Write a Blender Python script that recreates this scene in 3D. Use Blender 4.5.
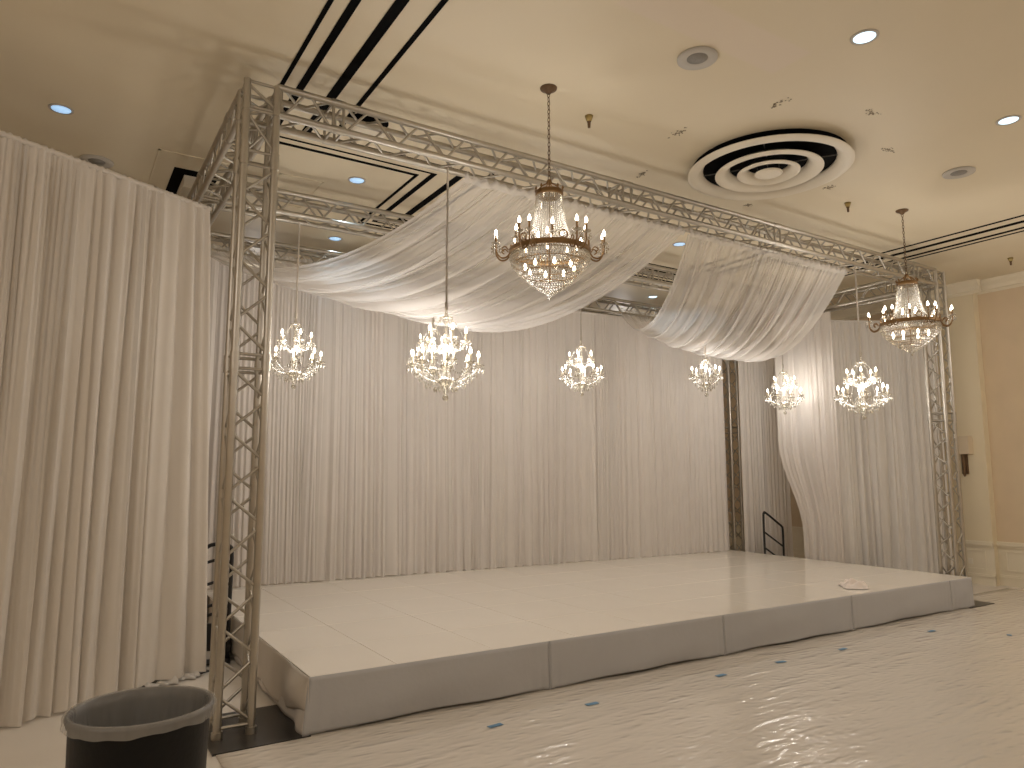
import bpy, math, random
from mathutils import Vector, Matrix, Quaternion
random.seed(7)
PI = math.pi
scene = bpy.context.scene
col = scene.collection
for o in list(bpy.data.objects): bpy.data.objects.remove(o)

# ------------------------------------------------------------------ camera
YAW, PITCH, ROLL, FPX = 0.56174, 0.12298, -0.00043, 719.43
CAM = Vector((-0.98015, -5.10591, 1.70))
fwd = Vector((math.sin(YAW)*math.cos(PITCH), math.cos(YAW)*math.cos(PITCH), math.sin(PITCH)))
rgt = Vector((math.cos(YAW), -math.sin(YAW), 0)); upv = rgt.cross(fwd)
cd = bpy.data.cameras.new('camera'); cam = bpy.data.objects.new('camera', cd); col.objects.link(cam)
cd.sensor_width = 36; cd.lens = FPX/1024*36; cd.clip_start = 0.05
r_ = rgt*math.cos(ROLL)+upv*math.sin(ROLL); u_ = -rgt*math.sin(ROLL)+upv*math.cos(ROLL)
cam.matrix_world = Matrix.Translation(CAM) @ Matrix((r_, u_, -fwd)).transposed().to_4x4()
scene.camera = cam

# ------------------------------------------------------------------ light
WARM = (1.0, 0.965, 0.94)
w = bpy.data.worlds.new('world'); scene.world = w; w.use_nodes = True
w.node_tree.nodes['Background'].inputs[0].default_value = (1, 0.85, 0.7, 1)
w.node_tree.nodes['Background'].inputs[1].default_value = 0.02
scene.view_settings.view_transform = 'Standard'; scene.view_settings.look = 'None'
scene.view_settings.gamma = 1; scene.view_settings.use_curve_mapping = False
scene.view_settings.exposure = 0.10
def point(name, loc, watts, color=WARM, radius=0.2, parent=None):
    l = bpy.data.lights.new(name, 'POINT'); l.energy = watts; l.color = color; l.shadow_soft_size = radius
    o = bpy.data.objects.new(name, l); col.objects.link(o); o.location = loc
    if parent: o.parent = parent
    return o
# unseen soft lamps added around the hall to brighten and even the light
HALL = 54
for x, y in ((2.1, -6.6), (7.2, -6.6), (-3.6, -2.6), (-3.2, -7.0), (9.3, -3.6)):
    point('hall_fill_light', (x, y, 3.85), HALL*(1.35 if x > 9 else 1), WARM, 0.40)
point('back_fill_light', (8.3, 5.6, 4.3), 16, WARM, 0.15)      # unseen lamps added to brighten the space behind the drapes
point('back_fill_light', (1.3, 5.6, 4.3), 10, WARM, 0.15)
LARGE_W, SMALL_W = 11, 16.5

# ------------------------------------------------------------------ materials
M = {}
def mat(name, color, rough=0.6, metal=0.0, var=0.0, scale=6.0, bump=0.0, bscale=60.0, spec=None, transl=0.0, transp=0.0, emit=None, estr=0.0, coat=0.0, stretch=None):
    m = bpy.data.materials.new(name); m.use_nodes = True
    nt = m.node_tree; N = nt.nodes; L = nt.links
    b = N['Principled BSDF']; out = N['Material Output']
    b.inputs['Base Color'].default_value = (*color, 1); b.inputs['Roughness'].default_value = rough
    b.inputs['Metallic'].default_value = metal
    if spec is not None: b.inputs['Specular IOR Level'].default_value = spec
    if coat: b.inputs['Coat Weight'].default_value = coat; b.inputs['Coat Roughness'].default_value = 0.08
    tc = N.new('ShaderNodeTexCoord'); src = tc.outputs['Object']
    if stretch:
        mp = N.new('ShaderNodeMapping'); mp.inputs['Scale'].default_value = stretch; L.new(src, mp.inputs[0]); src = mp.outputs[0]
    n = N.new('ShaderNodeTexNoise'); n.inputs['Scale'].default_value = scale; n.inputs['Detail'].default_value = 5; L.new(src, n.inputs['Vector'])
    mx = N.new('ShaderNodeMix'); mx.data_type = 'RGBA'
    mx.inputs[6].default_value = (*[c*(1-var) for c in color], 1); mx.inputs[7].default_value = (*[min(1, c*(1+var)) for c in color], 1)
    L.new(n.outputs['Fac'], mx.inputs[0]); L.new(mx.outputs[2], b.inputs['Base Color'])
    if bump:
        n2 = N.new('ShaderNodeTexNoise'); n2.inputs['Scale'].default_value = bscale; n2.inputs['Detail'].default_value = 4; L.new(src, n2.inputs['Vector'])
        bp = N.new('ShaderNodeBump'); bp.inputs['Strength'].default_value = bump; bp.inputs['Distance'].default_value = 0.01
        L.new(n2.outputs['Fac'], bp.inputs['Height']); L.new(bp.outputs[0], b.inputs['Normal'])
    last = b.outputs[0]
    if emit:
        b.inputs['Emission Color'].default_value = (*emit, 1); b.inputs['Emission Strength'].default_value = estr
    if transl:
        t = N.new('ShaderNodeBsdfTranslucent'); L.new(mx.outputs[2], t.inputs[0])
        ms = N.new('ShaderNodeMixShader'); ms.inputs[0].default_value = transl; L.new(last, ms.inputs[1]); L.new(t.outputs[0], ms.inputs[2]); last = ms.outputs[0]
    if transp:
        t = N.new('ShaderNodeBsdfTransparent')
        ms = N.new('ShaderNodeMixShader'); ms.inputs[0].default_value = transp; L.new(last, ms.inputs[1]); L.new(t.outputs[0], ms.inputs[2]); last = ms.outputs[0]
    L.new(last, out.inputs[0])
    M[name] = m; return m

mat('wall', (0.70, 0.56, 0.385), 0.8, var=0.07, scale=3, bump=0.12, bscale=180)
mat('paint', (0.76, 0.66, 0.47), 0.55, var=0.03, scale=2)
mat('trimpaint', (0.80, 0.72, 0.56), 0.5, var=0.03, scale=2)
mat('floor', (0.74, 0.68, 0.60), 0.5, var=0.06, scale=1.5, bump=0.08, bscale=15)
mat('tile', (0.86, 0.80, 0.71), 0.16, var=0.025, scale=2.5, bump=0.015, bscale=6)
mat('deck', (0.16, 0.14, 0.12), 0.7, var=0.1)
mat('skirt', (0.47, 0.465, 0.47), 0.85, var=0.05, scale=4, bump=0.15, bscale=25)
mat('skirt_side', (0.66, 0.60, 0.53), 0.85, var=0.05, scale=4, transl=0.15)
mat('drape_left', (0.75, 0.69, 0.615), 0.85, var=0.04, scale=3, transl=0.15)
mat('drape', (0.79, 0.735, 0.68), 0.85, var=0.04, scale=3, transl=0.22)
mat('drape_grey', (0.70, 0.665, 0.62), 0.85, var=0.04, scale=3, transl=0.12)
mat('sheer', (0.84, 0.785, 0.725), 0.8, var=0.03, scale=3, transl=0.35)
mat('swag', (0.95, 0.92, 0.89), 0.8, var=0.03, scale=3, transl=0.50, transp=0.46)
mat('aluminium', (0.47, 0.44, 0.385), 0.34, 0.9, var=0.10, scale=12)
mat('steel_dark', (0.10, 0.095, 0.09), 0.4, 0.6, var=0.2, scale=8)
mat('black', (0.018, 0.017, 0.017), 0.5, var=0.2, scale=6)
mat('plate', (0.022, 0.021, 0.02), 0.28, var=0.3, scale=5)
mat('slot', (0.003, 0.003, 0.003), 0.8, var=0.2, spec=0.05)
mat('bronze', (0.24, 0.145, 0.065), 0.42, 0.8, var=0.25, scale=30)
mat('bronze_dark', (0.16, 0.10, 0.055), 0.5, 0.6, var=0.25, scale=30)
mat('candle', (0.85, 0.76, 0.60), 0.6, var=0.04)
mat('bulb', (1, 0.9, 0.75), 0.4, emit=(1, 0.86, 0.66), estr=14)
def crystal_material(name, tint, gl, df):
    m = bpy.data.materials.new(name); m.use_nodes = True; nt = m.node_tree; N = nt.nodes; L = nt.links; N.remove(N['Principled BSDF'])
    tr = N.new('ShaderNodeBsdfTransparent'); tr.inputs[0].default_value = (*tint, 1)
    g = N.new('ShaderNodeBsdfGlossy'); g.inputs['Roughness'].default_value = 0.10
    d = N.new('ShaderNodeBsdfDiffuse'); d.inputs[0].default_value = (0.9, 0.86, 0.78, 1)
    a = N.new('ShaderNodeMixShader'); a.inputs[0].default_value = gl; L.new(tr.outputs[0], a.inputs[1]); L.new(g.outputs[0], a.inputs[2])
    b = N.new('ShaderNodeMixShader'); b.inputs[0].default_value = df; L.new(a.outputs[0], b.inputs[1]); L.new(d.outputs[0], b.inputs[2])
    L.new(b.outputs[0], N['Material Output'].inputs[0]); M[name] = m
crystal_material('crystal', (0.76, 0.73, 0.66), 0.34, 0.15)
crystal_material('crystal_lit', (0.86, 0.83, 0.76), 0.30, 0.09)
mat('cord', (0.62, 0.56, 0.48), 0.6, var=0.1)
mat('diffuser', (0.80, 0.73, 0.60), 0.5, var=0.04)
mat('grille', (0.24, 0.225, 0.20), 0.6, var=0.3, scale=90)
mat('speaker_ring', (0.50, 0.465, 0.41), 0.5, var=0.04)
mat('scuff', (0.30, 0.25, 0.18), 0.9, var=0.3, scale=60)
mat('lamp_blue', (0.6, 0.8, 1), 0.4, emit=(0.36, 0.62, 0.95), estr=0.75)
mat('lamp_white', (0.8, 0.9, 1), 0.4, emit=(0.62, 0.86, 1.0), estr=1.5)
mat('brass', (0.42, 0.33, 0.14), 0.35, 0.9, var=0.1)
mat('tape', (0.13, 0.27, 0.42), 0.6, var=0.1, scale=20)
mat('bin', (0.006, 0.006, 0.0065), 0.5, var=0.2, bump=0.1, bscale=40, spec=0.25)
mat('liner', (0.55, 0.53, 0.50), 0.16, var=0.1, scale=5, bump=0.35, bscale=9, transl=0.2, transp=0.55, stretch=(6, 6, 0.8))
mat('towel', (0.80, 0.72, 0.66), 0.9, var=0.05, bump=0.3, bscale=80)
mat('rubber', (0.02, 0.02, 0.02), 0.7)
mat('outlet', (0.80, 0.74, 0.62), 0.4)
mat('parchment', (0.66, 0.55, 0.40), 0.7, var=0.05)

def ceiling_material():
    m = mat('ceiling', (0.73, 0.64, 0.475), 0.55, var=0.05, scale=0.9, bump=0.06, bscale=4)
    nt = m.node_tree; N = nt.nodes; L = nt.links; b = N['Principled BSDF']
    base = b.inputs['Base Color'].links[0].from_socket
    tc = N.new('ShaderNodeTexCoord'); sp = N.new('ShaderNodeSeparateXYZ'); L.new(tc.outputs['Object'], sp.inputs[0])
    def band(sock, lo, hi):
        a = N.new('ShaderNodeMapRange'); a.interpolation_type = 'SMOOTHSTEP'; a.inputs[1].default_value = lo-.02; a.inputs[2].default_value = lo+.02; L.new(sock, a.inputs[0])
        c = N.new('ShaderNodeMapRange'); c.interpolation_type = 'SMOOTHSTEP'; c.inputs[1].default_value = hi-.02; c.inputs[2].default_value = hi+.02; c.inputs[3].default_value = 1; c.inputs[4].default_value = 0; L.new(sock, c.inputs[0])
        k = N.new('ShaderNodeMath'); k.operation = 'MULTIPLY'; L.new(a.outputs[0], k.inputs[0]); L.new(c.outputs[0], k.inputs[1]); return k.outputs[0]
    k = N.new('ShaderNodeMath'); k.operation = 'MULTIPLY'; L.new(band(sp.outputs[0], 1.9, 3.45), k.inputs[0]); L.new(band(sp.outputs[1], -2.13, -1.80), k.inputs[1])
    mx = N.new('ShaderNodeMix'); mx.data_type = 'RGBA'; mx.inputs[7].default_value = (0.74, 0.64, 0.51, 1)   # repainted rectangle
    L.new(k.outputs[0], mx.inputs[0]); L.new(base, mx.inputs[6]); L.new(mx.outputs[2], b.inputs['Base Color'])
ceiling_material()

def plastic_material():
    m = bpy.data.materials.new('plastic'); m.use_nodes = True; nt = m.node_tree; N = nt.nodes; L = nt.links; b = N['Principled BSDF']
    b.inputs['Roughness'].default_value = 0.15; b.inputs['IOR'].default_value = 1.5
    tc = N.new('ShaderNodeTexCoord')
    n0 = N.new('ShaderNodeTexNoise'); n0.inputs['Scale'].default_value = 1.2; L.new(tc.outputs['Object'], n0.inputs['Vector'])
    mx = N.new('ShaderNodeMix'); mx.data_type = 'RGBA'; mx.inputs[6].default_value = (0.66, 0.60, 0.53, 1); mx.inputs[7].default_value = (0.74, 0.68, 0.60, 1)
    L.new(n0.outputs['Fac'], mx.inputs[0]); L.new(mx.outputs[2], b.inputs['Base Color'])
    prev = None
    for rot, sc, scale, st in ((0.25, (0.35, 2.0, 1), 2.2, 0.45), (-0.45, (0.5, 2.6, 1), 4.5, 0.5), (0.7, (0.8, 1.8, 1), 10.0, 0.30)):
        mp = N.new('ShaderNodeMapping'); mp.inputs['Rotation'].default_value = (0, 0, rot); mp.inputs['Scale'].default_value = sc; L.new(tc.outputs['Object'], mp.inputs[0])
        n = N.new('ShaderNodeTexNoise'); n.noise_type = 'RIDGED_MULTIFRACTAL'; n.inputs['Scale'].default_value = scale; n.inputs['Detail'].default_value = 3; L.new(mp.outputs[0], n.inputs['Vector'])
        bp = N.new('ShaderNodeBump'); bp.inputs['Strength'].default_value = st; bp.inputs['Distance'].default_value = 0.024; L.new(n.outputs['Fac'], bp.inputs['Height'])
        if prev: L.new(prev.outputs[0], bp.inputs['Normal'])
        prev = bp
    L.new(prev.outputs[0], b.inputs['Normal']); M['plastic'] = m
plastic_material()

# ------------------------------------------------------------------ helpers
class MB:
    def __init__(s): s.v = []; s.f = []; s.sm = []
    def add(s, v, f, smooth=False):
        o = len(s.v); s.v += [tuple(p) for p in v]; s.f += [tuple(i+o for i in q) for q in f]; s.sm += [smooth]*len(f); return s
    def box(s, a, b):
        (x0, y0, z0), (x1, y1, z1) = a, b
        v = [(x, y, z) for z in (z0, z1) for y in (y0, y1) for x in (x0, x1)]
        return s.add(v, [(0, 2, 3, 1), (4, 5, 7, 6), (0, 1, 5, 4), (2, 6, 7, 3), (0, 4, 6, 2), (1, 3, 7, 5)])
    def tube(s, pts, r, n=8, closed=False, cap=True):
        pts = [Vector(p) for p in pts]; m = len(pts); rr = r if isinstance(r, (list, tuple)) else [r]*m
        v = []; ref = None
        for i, p in enumerate(pts):
            a = pts[(i-1) % m] if (closed or i > 0) else p; b = pts[(i+1) % m] if (closed or i < m-1) else p
            t = (b-a).normalized()
            if ref is None: ref = t.orthogonal().normalized()
            ref = (ref - t*ref.dot(t))
            ref = ref.normalized() if ref.length > 1e-6 else t.orthogonal().normalized()
            bn = t.cross(ref)
            for k in range(n):
                an = 2*PI*k/n; v.append(p+ref*math.cos(an)*rr[i]+bn*math.sin(an)*rr[i])
        f = []
        for i in range(m if closed else m-1):
            j = (i+1) % m
            for k in range(n): f.append((i*n+k, i*n+(k+1) % n, j*n+(k+1) % n, j*n+k))
        s.add(v, f, True)
        if cap and not closed: s.add(v[:n], [tuple(range(n))[::-1]]); s.add(v[-n:], [tuple(range(n))])
        return s
    def lathe(s, prof, n=20, c=(0, 0, 0), smooth=True):
        v = []; f = []
        for r, z in prof:
            for k in range(n): a = 2*PI*k/n; v.append((c[0]+r*math.cos(a), c[1]+r*math.sin(a), c[2]+z))
        for i in range(len(prof)-1):
            for k in range(n): f.append((i*n+k, i*n+(k+1) % n, (i+1)*n+(k+1) % n, (i+1)*n+k))
        return s.add(v, f, smooth)
    def octa(s, c, r, h):
        x, y, z = c
        v = [(x+r, y, z), (x, y+r, z), (x-r, y, z), (x, y-r, z), (x, y, z+h), (x, y, z-h)]
        return s.add(v, [(0, 1, 4), (1, 2, 4), (2, 3, 4), (3, 0, 4), (1, 0, 5), (2, 1, 5), (3, 2, 5), (0, 3, 5)])
    def grid(s, fn, nu, nv):
        v = [fn(i/nu, j/nv) for j in range(nv+1) for i in range(nu+1)]
        f = [(j*(nu+1)+i, j*(nu+1)+i+1, (j+1)*(nu+1)+i+1, (j+1)*(nu+1)+i) for j in range(nv) for i in range(nu)]
        return s.add(v, f, True)
    def mesh(s, name, m):
        me = bpy.data.meshes.new(name); me.from_pydata(s.v, [], s.f); me.materials.append(M[m] if isinstance(m, str) else m)
        me.polygons.foreach_set('use_smooth', s.sm); me.update(); return me
    def build(s, name, m, parent=None, loc=(0, 0, 0), rotz=0):
        return link(name, s.mesh(name, m), parent, loc, rotz)
def link(name, me, parent=None, loc=(0, 0, 0), rotz=0):
    o = bpy.data.objects.new(name, me); col.objects.link(o); o.location = loc; o.rotation_euler = (0, 0, rotz)
    if parent: o.parent = parent
    return o
def tag(o, label, cat, group=None):
    o['label'] = label; o['category'] = cat
    if group: o['group'] = group
    return o
def thing(name, label, cat, loc=(0, 0, 0), rotz=0, group=None):
    o = bpy.data.objects.new(name, None); col.objects.link(o); o.location = loc; o.rotation_euler = (0, 0, rotz); o.empty_display_size = 0.1
    return tag(o, label, cat, group)
def struct(o, label=None):
    o['kind'] = 'structure'
    if label: o['label'] = label
    return o
def solidify(o, t):
    md = o.modifiers.new('thickness', 'SOLIDIFY'); md.thickness = t; md.offset = 0; return o
def copy_tree(o, parent=None):
    c = o.copy(); col.objects.link(c); c.parent = parent
    for ch in list(o.children): copy_tree(ch, c)
    return c

# ------------------------------------------------------------------ room
ZC = 4.72
XL, XR, YF, YB = -5.5, 11.30, -10.0, 7.0
struct(MB().box((XL-.1, YF-.1, -.1), (XR+.1, YB+.1, 0)).build('floor', 'floor'), 'pale hall floor covering left of and around the stage')
struct(MB().box((XL-.1, YF-.1, ZC), (XR+.1, YB+.1, ZC+.1)).build('ceiling', 'ceiling'), 'cream plaster ceiling with a repainted rectangle')
wr = struct(MB().box((XR, YF, 0), (XR+.1, YB, ZC)).build('wall_right', 'wall'), 'tan papered wall on the right')
struct(MB().box((XL-.1, YF, 0), (XL, YB, ZC)).build('wall_left', 'wall'))
struct(MB().box((XL, YB, 0), (XR, YB+.1, ZC)).build('wall_back', 'wall'))
struct(MB().box((XL, YF-.1, 0), (XR, YF, ZC)).build('wall_front', 'wall'))
# pilaster on the right wall with its own mouldings
PX, PY0, PY1 = 11.15, 0.44, 1.75
pil = struct(MB().box((PX, PY0, 0), (XR, PY1, ZC)).build('trim_1', 'paint'), 'cream pilaster standing out from the right wall')
def crown(mb, x, y0, y1):
    pr = [(0, -.20), (.015, -.20), (.015, -.155), (.04, -.15), (.06, -.10), (.11, -.05), (.12, -.03), (.12, 0), (0, 0)]
    n = len(pr); v = [(x-a, y0, ZC+b) for a, b in pr]+[(x-a, y1, ZC+b) for a, b in pr]
    mb.add(v, [(i, (i+1) % n, n+(i+1) % n, n+i) for i in range(n)]+[tuple(range(n)), tuple(range(n, 2*n))[::-1]])
mb = MB(); crown(mb, XR, YF, PY0); crown(mb, PX, PY0-.12, PY1+.12); crown(mb, XR, PY1, YB)
struct(mb.build('trim_2', 'trimpaint'), 'white crown moulding along the ceiling')
def wains(x, y0, y1):
    m = MB(); m.box((x-.012, y0, 0), (x, y1, .66))
    m.box((x-.05, y0, .60), (x, y1, .65)); m.box((x-.032, y0, .57), (x, y1, .60)); m.box((x-.03, y0, 0), (x, y1, .16)); m.box((x-.042, y0, .12), (x, y1, .14))
    L = 1.1; y = y0+.12
    while y < y1-.3:
        e = min(y+L, y1-.1)
        for a, b in (((y, .22), (e, .24)), ((y, .50), (e, .52)), ((y, .24), (y+.02, .50)), ((e-.02, .24), (e, .50))):
            m.box((x-.024, a[0], a[1]), (x, b[0], b[1]))
        y = e+.12
    return m
mb = wains(XR, YF, PY0); w2 = wains(PX, PY0-.012, PY1+.012); w3 = wains(XR, PY1, YB)
mb.add(w2.v, w2.f); mb.add(w3.v, w3.f)
struct(mb.build('baseboard_right', 'trimpaint'), 'cream panelled wainscot with chair rail on the right wall')
mb = MB()
struct(mb.box((XL, YB-.02, 0), (XR, YB, .62)).box((XL, YB-.05, .60), (XR, YB, .65)).build('baseboard_back', 'trimpaint'))
o = tag(MB().box((PX-.014, .74, .30), (PX-.006, .80, .38)).build('wall_outlet', 'outlet'), 'small cream wall outlet low on the pilaster', 'outlet')
o.location.x = -.006
# sconce
sc = thing('wall_sconce', 'wall sconce with boxy parchment shade and bronze stem on the pilaster', 'sconce', (PX, .745, 1.66))
MB().box((-.14, -.13, .33), (0, .13, .335)).box((-.14, -.13, .605), (0, .13, .61)).box((-.14, -.13, .335), (-.134, .13, .605)).box((-.134, -.13, .335), (0, -.124, .605)).box((-.134, .124, .335), (0, .13, .605)).build('lamp_shade', 'parchment', sc)
MB().tube([(-.05, 0, .0), (-.05, 0, .34)], [.018, .028], 10).tube([(-.05, 0, .04), (-.05, 0, -.02)], [.03, .008], 10).build('stem', 'bronze_dark', sc)
MB().box((-.03, -.045, .02), (0, .045, .33)).build('back_plate', 'bronze_dark', sc)

# ------------------------------------------------------------------ ceiling fittings
XC = 4.72
lines = [(.32, 1.36, 1.94, 3.00, .016, 'outermost thin', .020), (.457, 1.24, 2.08, 2.88, .028, 'second, medium width', .010), (.71, 1.04, 2.33, 2.66, .038, 'third and widest', .026), (.94, .80, 2.58, 2.43, .019, 'innermost thin', .012)]
for x0, y1, x2, y3, hw, nm, hx in lines:
    pts = [(x0, YF+1), (x0, y1), (x2, y1), (x2, y3)]
    pts += [(2*XC-x, y) for x, y in reversed(pts)]
    m = MB()
    for i in range(len(pts)-1):
        (ax, ay), (bx, by) = pts[i], pts[i+1]
        h_ = hx if ay == by else hw
        m.box((min(ax, bx)-(hw if h_ is hx else h_), min(ay, by)-hx, ZC-.006), (max(ax, bx)+(hw if h_ is hx else h_), max(ay, by)+hx, ZC))
    tag(m.build('ceiling_slot_vent', 'slot'), nm+' black slot line of the stepped ceiling pattern', 'vent', 'black ceiling slots')
# big round diffuser
df = thing('round_air_diffuser', 'large round white air diffuser of concentric rings on the ceiling', 'air vent', (4.75, -.73, ZC))
MB().lathe([(0, -.004), (.725, -.004), (.725, 0), (0, 0)], 48).build('dark_opening', 'slot', df)
def ringcone(r0, z0, r1, z1, r2, z2, t=.006):
    return MB().lathe([(r0, z0), (r1, z1), (r2, z2), (r2, z2+t), (r1, z1+t), (r0, z0+t), (r0, z0)], 56)
ringcone(.77, -.075, .70, -.105, .62, -.022).build('outer_ring', 'diffuser', df)
ringcone(.505, -.095, .455, -.115, .36, -.022).build('middle_ring', 'diffuser', df)
ringcone(.295, -.10, .262, -.118, .19, -.03).build('inner_ring', 'diffuser', df)
MB().lathe([(0, -.118), (.11, -.118), (.13, -.108), (.13, -.10), (0, -.10)], 40).build('centre_disc', 'diffuser', df)
m = MB()
for a in range(4):
    an = a*PI/2+.6; cs, sn = math.cos(an), math.sin(an)
    m.tube([(.10*cs, .10*sn, -.022), (.66*cs, .66*sn, -.022)], .006, 6); m.tube([(.10*cs, .10*sn, -.112), (.10*cs, .10*sn, -.005)], .005, 6)
m.build('support_rods', 'steel_dark', df)
# small round vent above the front beam
sv = thing('small_round_vent', 'small round ceiling vent with black opening seen through the front truss beam', 'air vent', (1.12, .56, ZC))
MB().lathe([(0, -.004), (.17, -.004), (.17, 0), (0, 0)], 28).build('dark_opening', 'slot', sv)
MB().lathe([(0, -.10), (.10, -.10), (.16, -.085), (.16, -.08), (0, -.08)], 28).tube([(0, 0, -.09), (0, 0, 0)], .012, 6).build('cover_plate', 'diffuser', sv)
# hanging vent box by the left beam
hv = thing('ceiling_vent_box', 'pale box vent with black surround beside the left truss beam', 'air vent', (-.02, 2.80, ZC))
MB().box((-.16, -.34, -.005), (.26, .42, 0)).build('dark_surround', 'slot', hv)  # flat black plate on the ceiling, wider than the box
MB().box((-.06, -.22, -.14), (.20, .36, -.12)).box((-.05, -.20, -.12), (.19, .34, -.006)).build('box', 'diffuser', hv)
# access panel frame
ap = MB(); x0, y0, x1, y1 = -.36, 2.1, .42, 3.5
for a, b in (((x0, y0), (x1, y0+.02)), ((x0, y1-.02), (x1, y1)), ((x0, y0), (x0+.02, y1)), ((x1-.02, y0), (x1, y1))): ap.box((*a, ZC-.008), (*b, ZC))
tag(ap.build('access_panel_frame', 'ceiling'), 'cream access panel frame in the ceiling above the left truss beam', 'panel')
ap = MB(); x0, y0, x1, y1 = .75, 2.05, 1.20, 2.9
for a, b in (((x0, y0), (x1, y0+.015)), ((x0, y1-.015), (x1, y1)), ((x0, y0), (x0+.015, y1)), ((x1-.015, y0), (x1, y1))): ap.box((*a, ZC-.006), (*b, ZC))
tag(ap.build('access_panel_frame', 'ceiling'), 'cream access panel frame in the ceiling above the middle truss beam', 'panel')
# ceiling speakers
for x, y, r, lb in ((2.80, -1.65, .145, 'round grey ceiling speaker left of the large air diffuser'), (6.56, -1.62, .145, 'round grey ceiling speaker right of the large air diffuser'), (-.84, 2.71, .145, 'round grey ceiling speaker above the left curtain')):
    s = thing('ceiling_speaker', lb, 'speaker', (x, y, ZC), 0, 'ceiling speakers')
    MB().lathe([(r*.52, -.008), (r, -.014), (r, 0), (r*.5, 0)], 32).build('trim_ring', 'speaker_ring', s)
    MB().lathe([(0, -.010), (r*.53, -.007), (r*.53, 0), (0, 0)], 28).build('grille', 'grille', s)
# downlights
for x, y, kind, lb in ((-1.14, 1.71, 'lamp_blue', 'recessed bluish downlight above the left curtain'), (3.60, -2.45, 'lamp_white', 'bright recessed downlight near the top of the photo, above the large diffuser'),
                       (5.78, -2.41, 'lamp_white', 'bright recessed downlight at the right edge of the ceiling'), (1.47, 1.81, 'lamp_blue', 'recessed bluish downlight framed between the front and middle truss beams'),
                       (1.89, 3.78-.02, 'lamp_blue', 'recessed bluish downlight just over the back truss beam on the left'), (5.84, 1.55, 'lamp_blue', 'recessed bluish downlight in the gap between the two swags, nearer the front beam'),
                       (7.55, 3.88, 'lamp_white', 'recessed downlight low in the gap between the two swags')):
    s = thing('recessed_downlight', lb, 'downlight', (x, y, ZC), 0, 'recessed ceiling downlights')
    MB().lathe([(.072, -.002), (.076, -.008), (.092, -.006), (.094, 0), (.072, 0)], 28).build('trim_ring', 'speaker_ring', s)
    MB().lathe([(0, -.004), (.073, -.004), (.073, 0), (0, 0)], 24).build('lens', kind, s)
    l = bpy.data.lights.new('downlight_beam', 'SPOT'); l.energy = 18; l.color = (0.62, 0.82, 1); l.spot_size = 1.1; l.spot_blend = .6; l.shadow_soft_size = .05
    lo = bpy.data.objects.new('downlight_beam', l); col.objects.link(lo); lo.parent = s; lo.location = (0, 0, -.03)
# sprinklers
for x, y, lb in ((2.67, -.54, 'brass sprinkler head beside the nearer large chandelier'), (6.38, -.52, 'brass sprinkler head just right of the large air diffuser'), (10.27, -.49, 'brass sprinkler head near the crown moulding on the right')):
    s = thing('fire_sprinkler', lb, 'sprinkler', (x, y, ZC), 0, 'ceiling sprinklers')
    MB().lathe([(0, -.05), (.018, -.05), (.026, -.035), (.036, 0), (0, 0)], 14).build('body', 'brass', s)
    MB().lathe([(0, -.105), (.012, -.105), (.014, -.06), (.02, -.05), (0, -.05)], 10).build('head', 'bronze_dark', s)
# torn plaster marks around the diffuser
rr = random.Random(3)
for x, y, sx, sy, lb in ((3.86, -1.54, .05, .10, 'above the large diffuser'), (4.66, -1.86, .11, .04, 'above and right of the large diffuser'), (3.54, -.73, .05, .11, 'just left of the large diffuser'), (5.47, -1.53, .12, .035, 'at the right of the large diffuser'),
                         (3.88, .11, .05, .10, 'lower left of the large diffuser'), (5.79, -.69, .06, .07, 'right below the large diffuser rim by the sprinkler'), (5.48, .12, .05, .05, 'below the large diffuser'), (4.71, .40, .06, .04, 'nearest the front truss beam below the diffuser')):
    m = MB()
    for k in range(26):
        a = rr.gauss(0, .45)*sx; b = rr.gauss(0, .45)*sy; s_ = rr.uniform(.003, .011)
        vs = [(a+s_*rr.uniform(.6, 1.2)*math.cos(q*PI/3), b+s_*rr.uniform(.6, 1.3)*math.sin(q*PI/3), 0) for q in range(6)]
        m.add([(p[0], p[1], -.003) for p in vs]+[(p[0], p[1], 0) for p in vs], [tuple(range(6))]+[(q, (q+1) % 6, 6+(q+1) % 6, 6+q) for q in range(6)])
    tag(m.build('plaster_scuff', 'scuff', None, (x, y, ZC)), 'dark flaky scuff in the ceiling plaster '+lb, 'scuff', 'ceiling scuffs')

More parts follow.
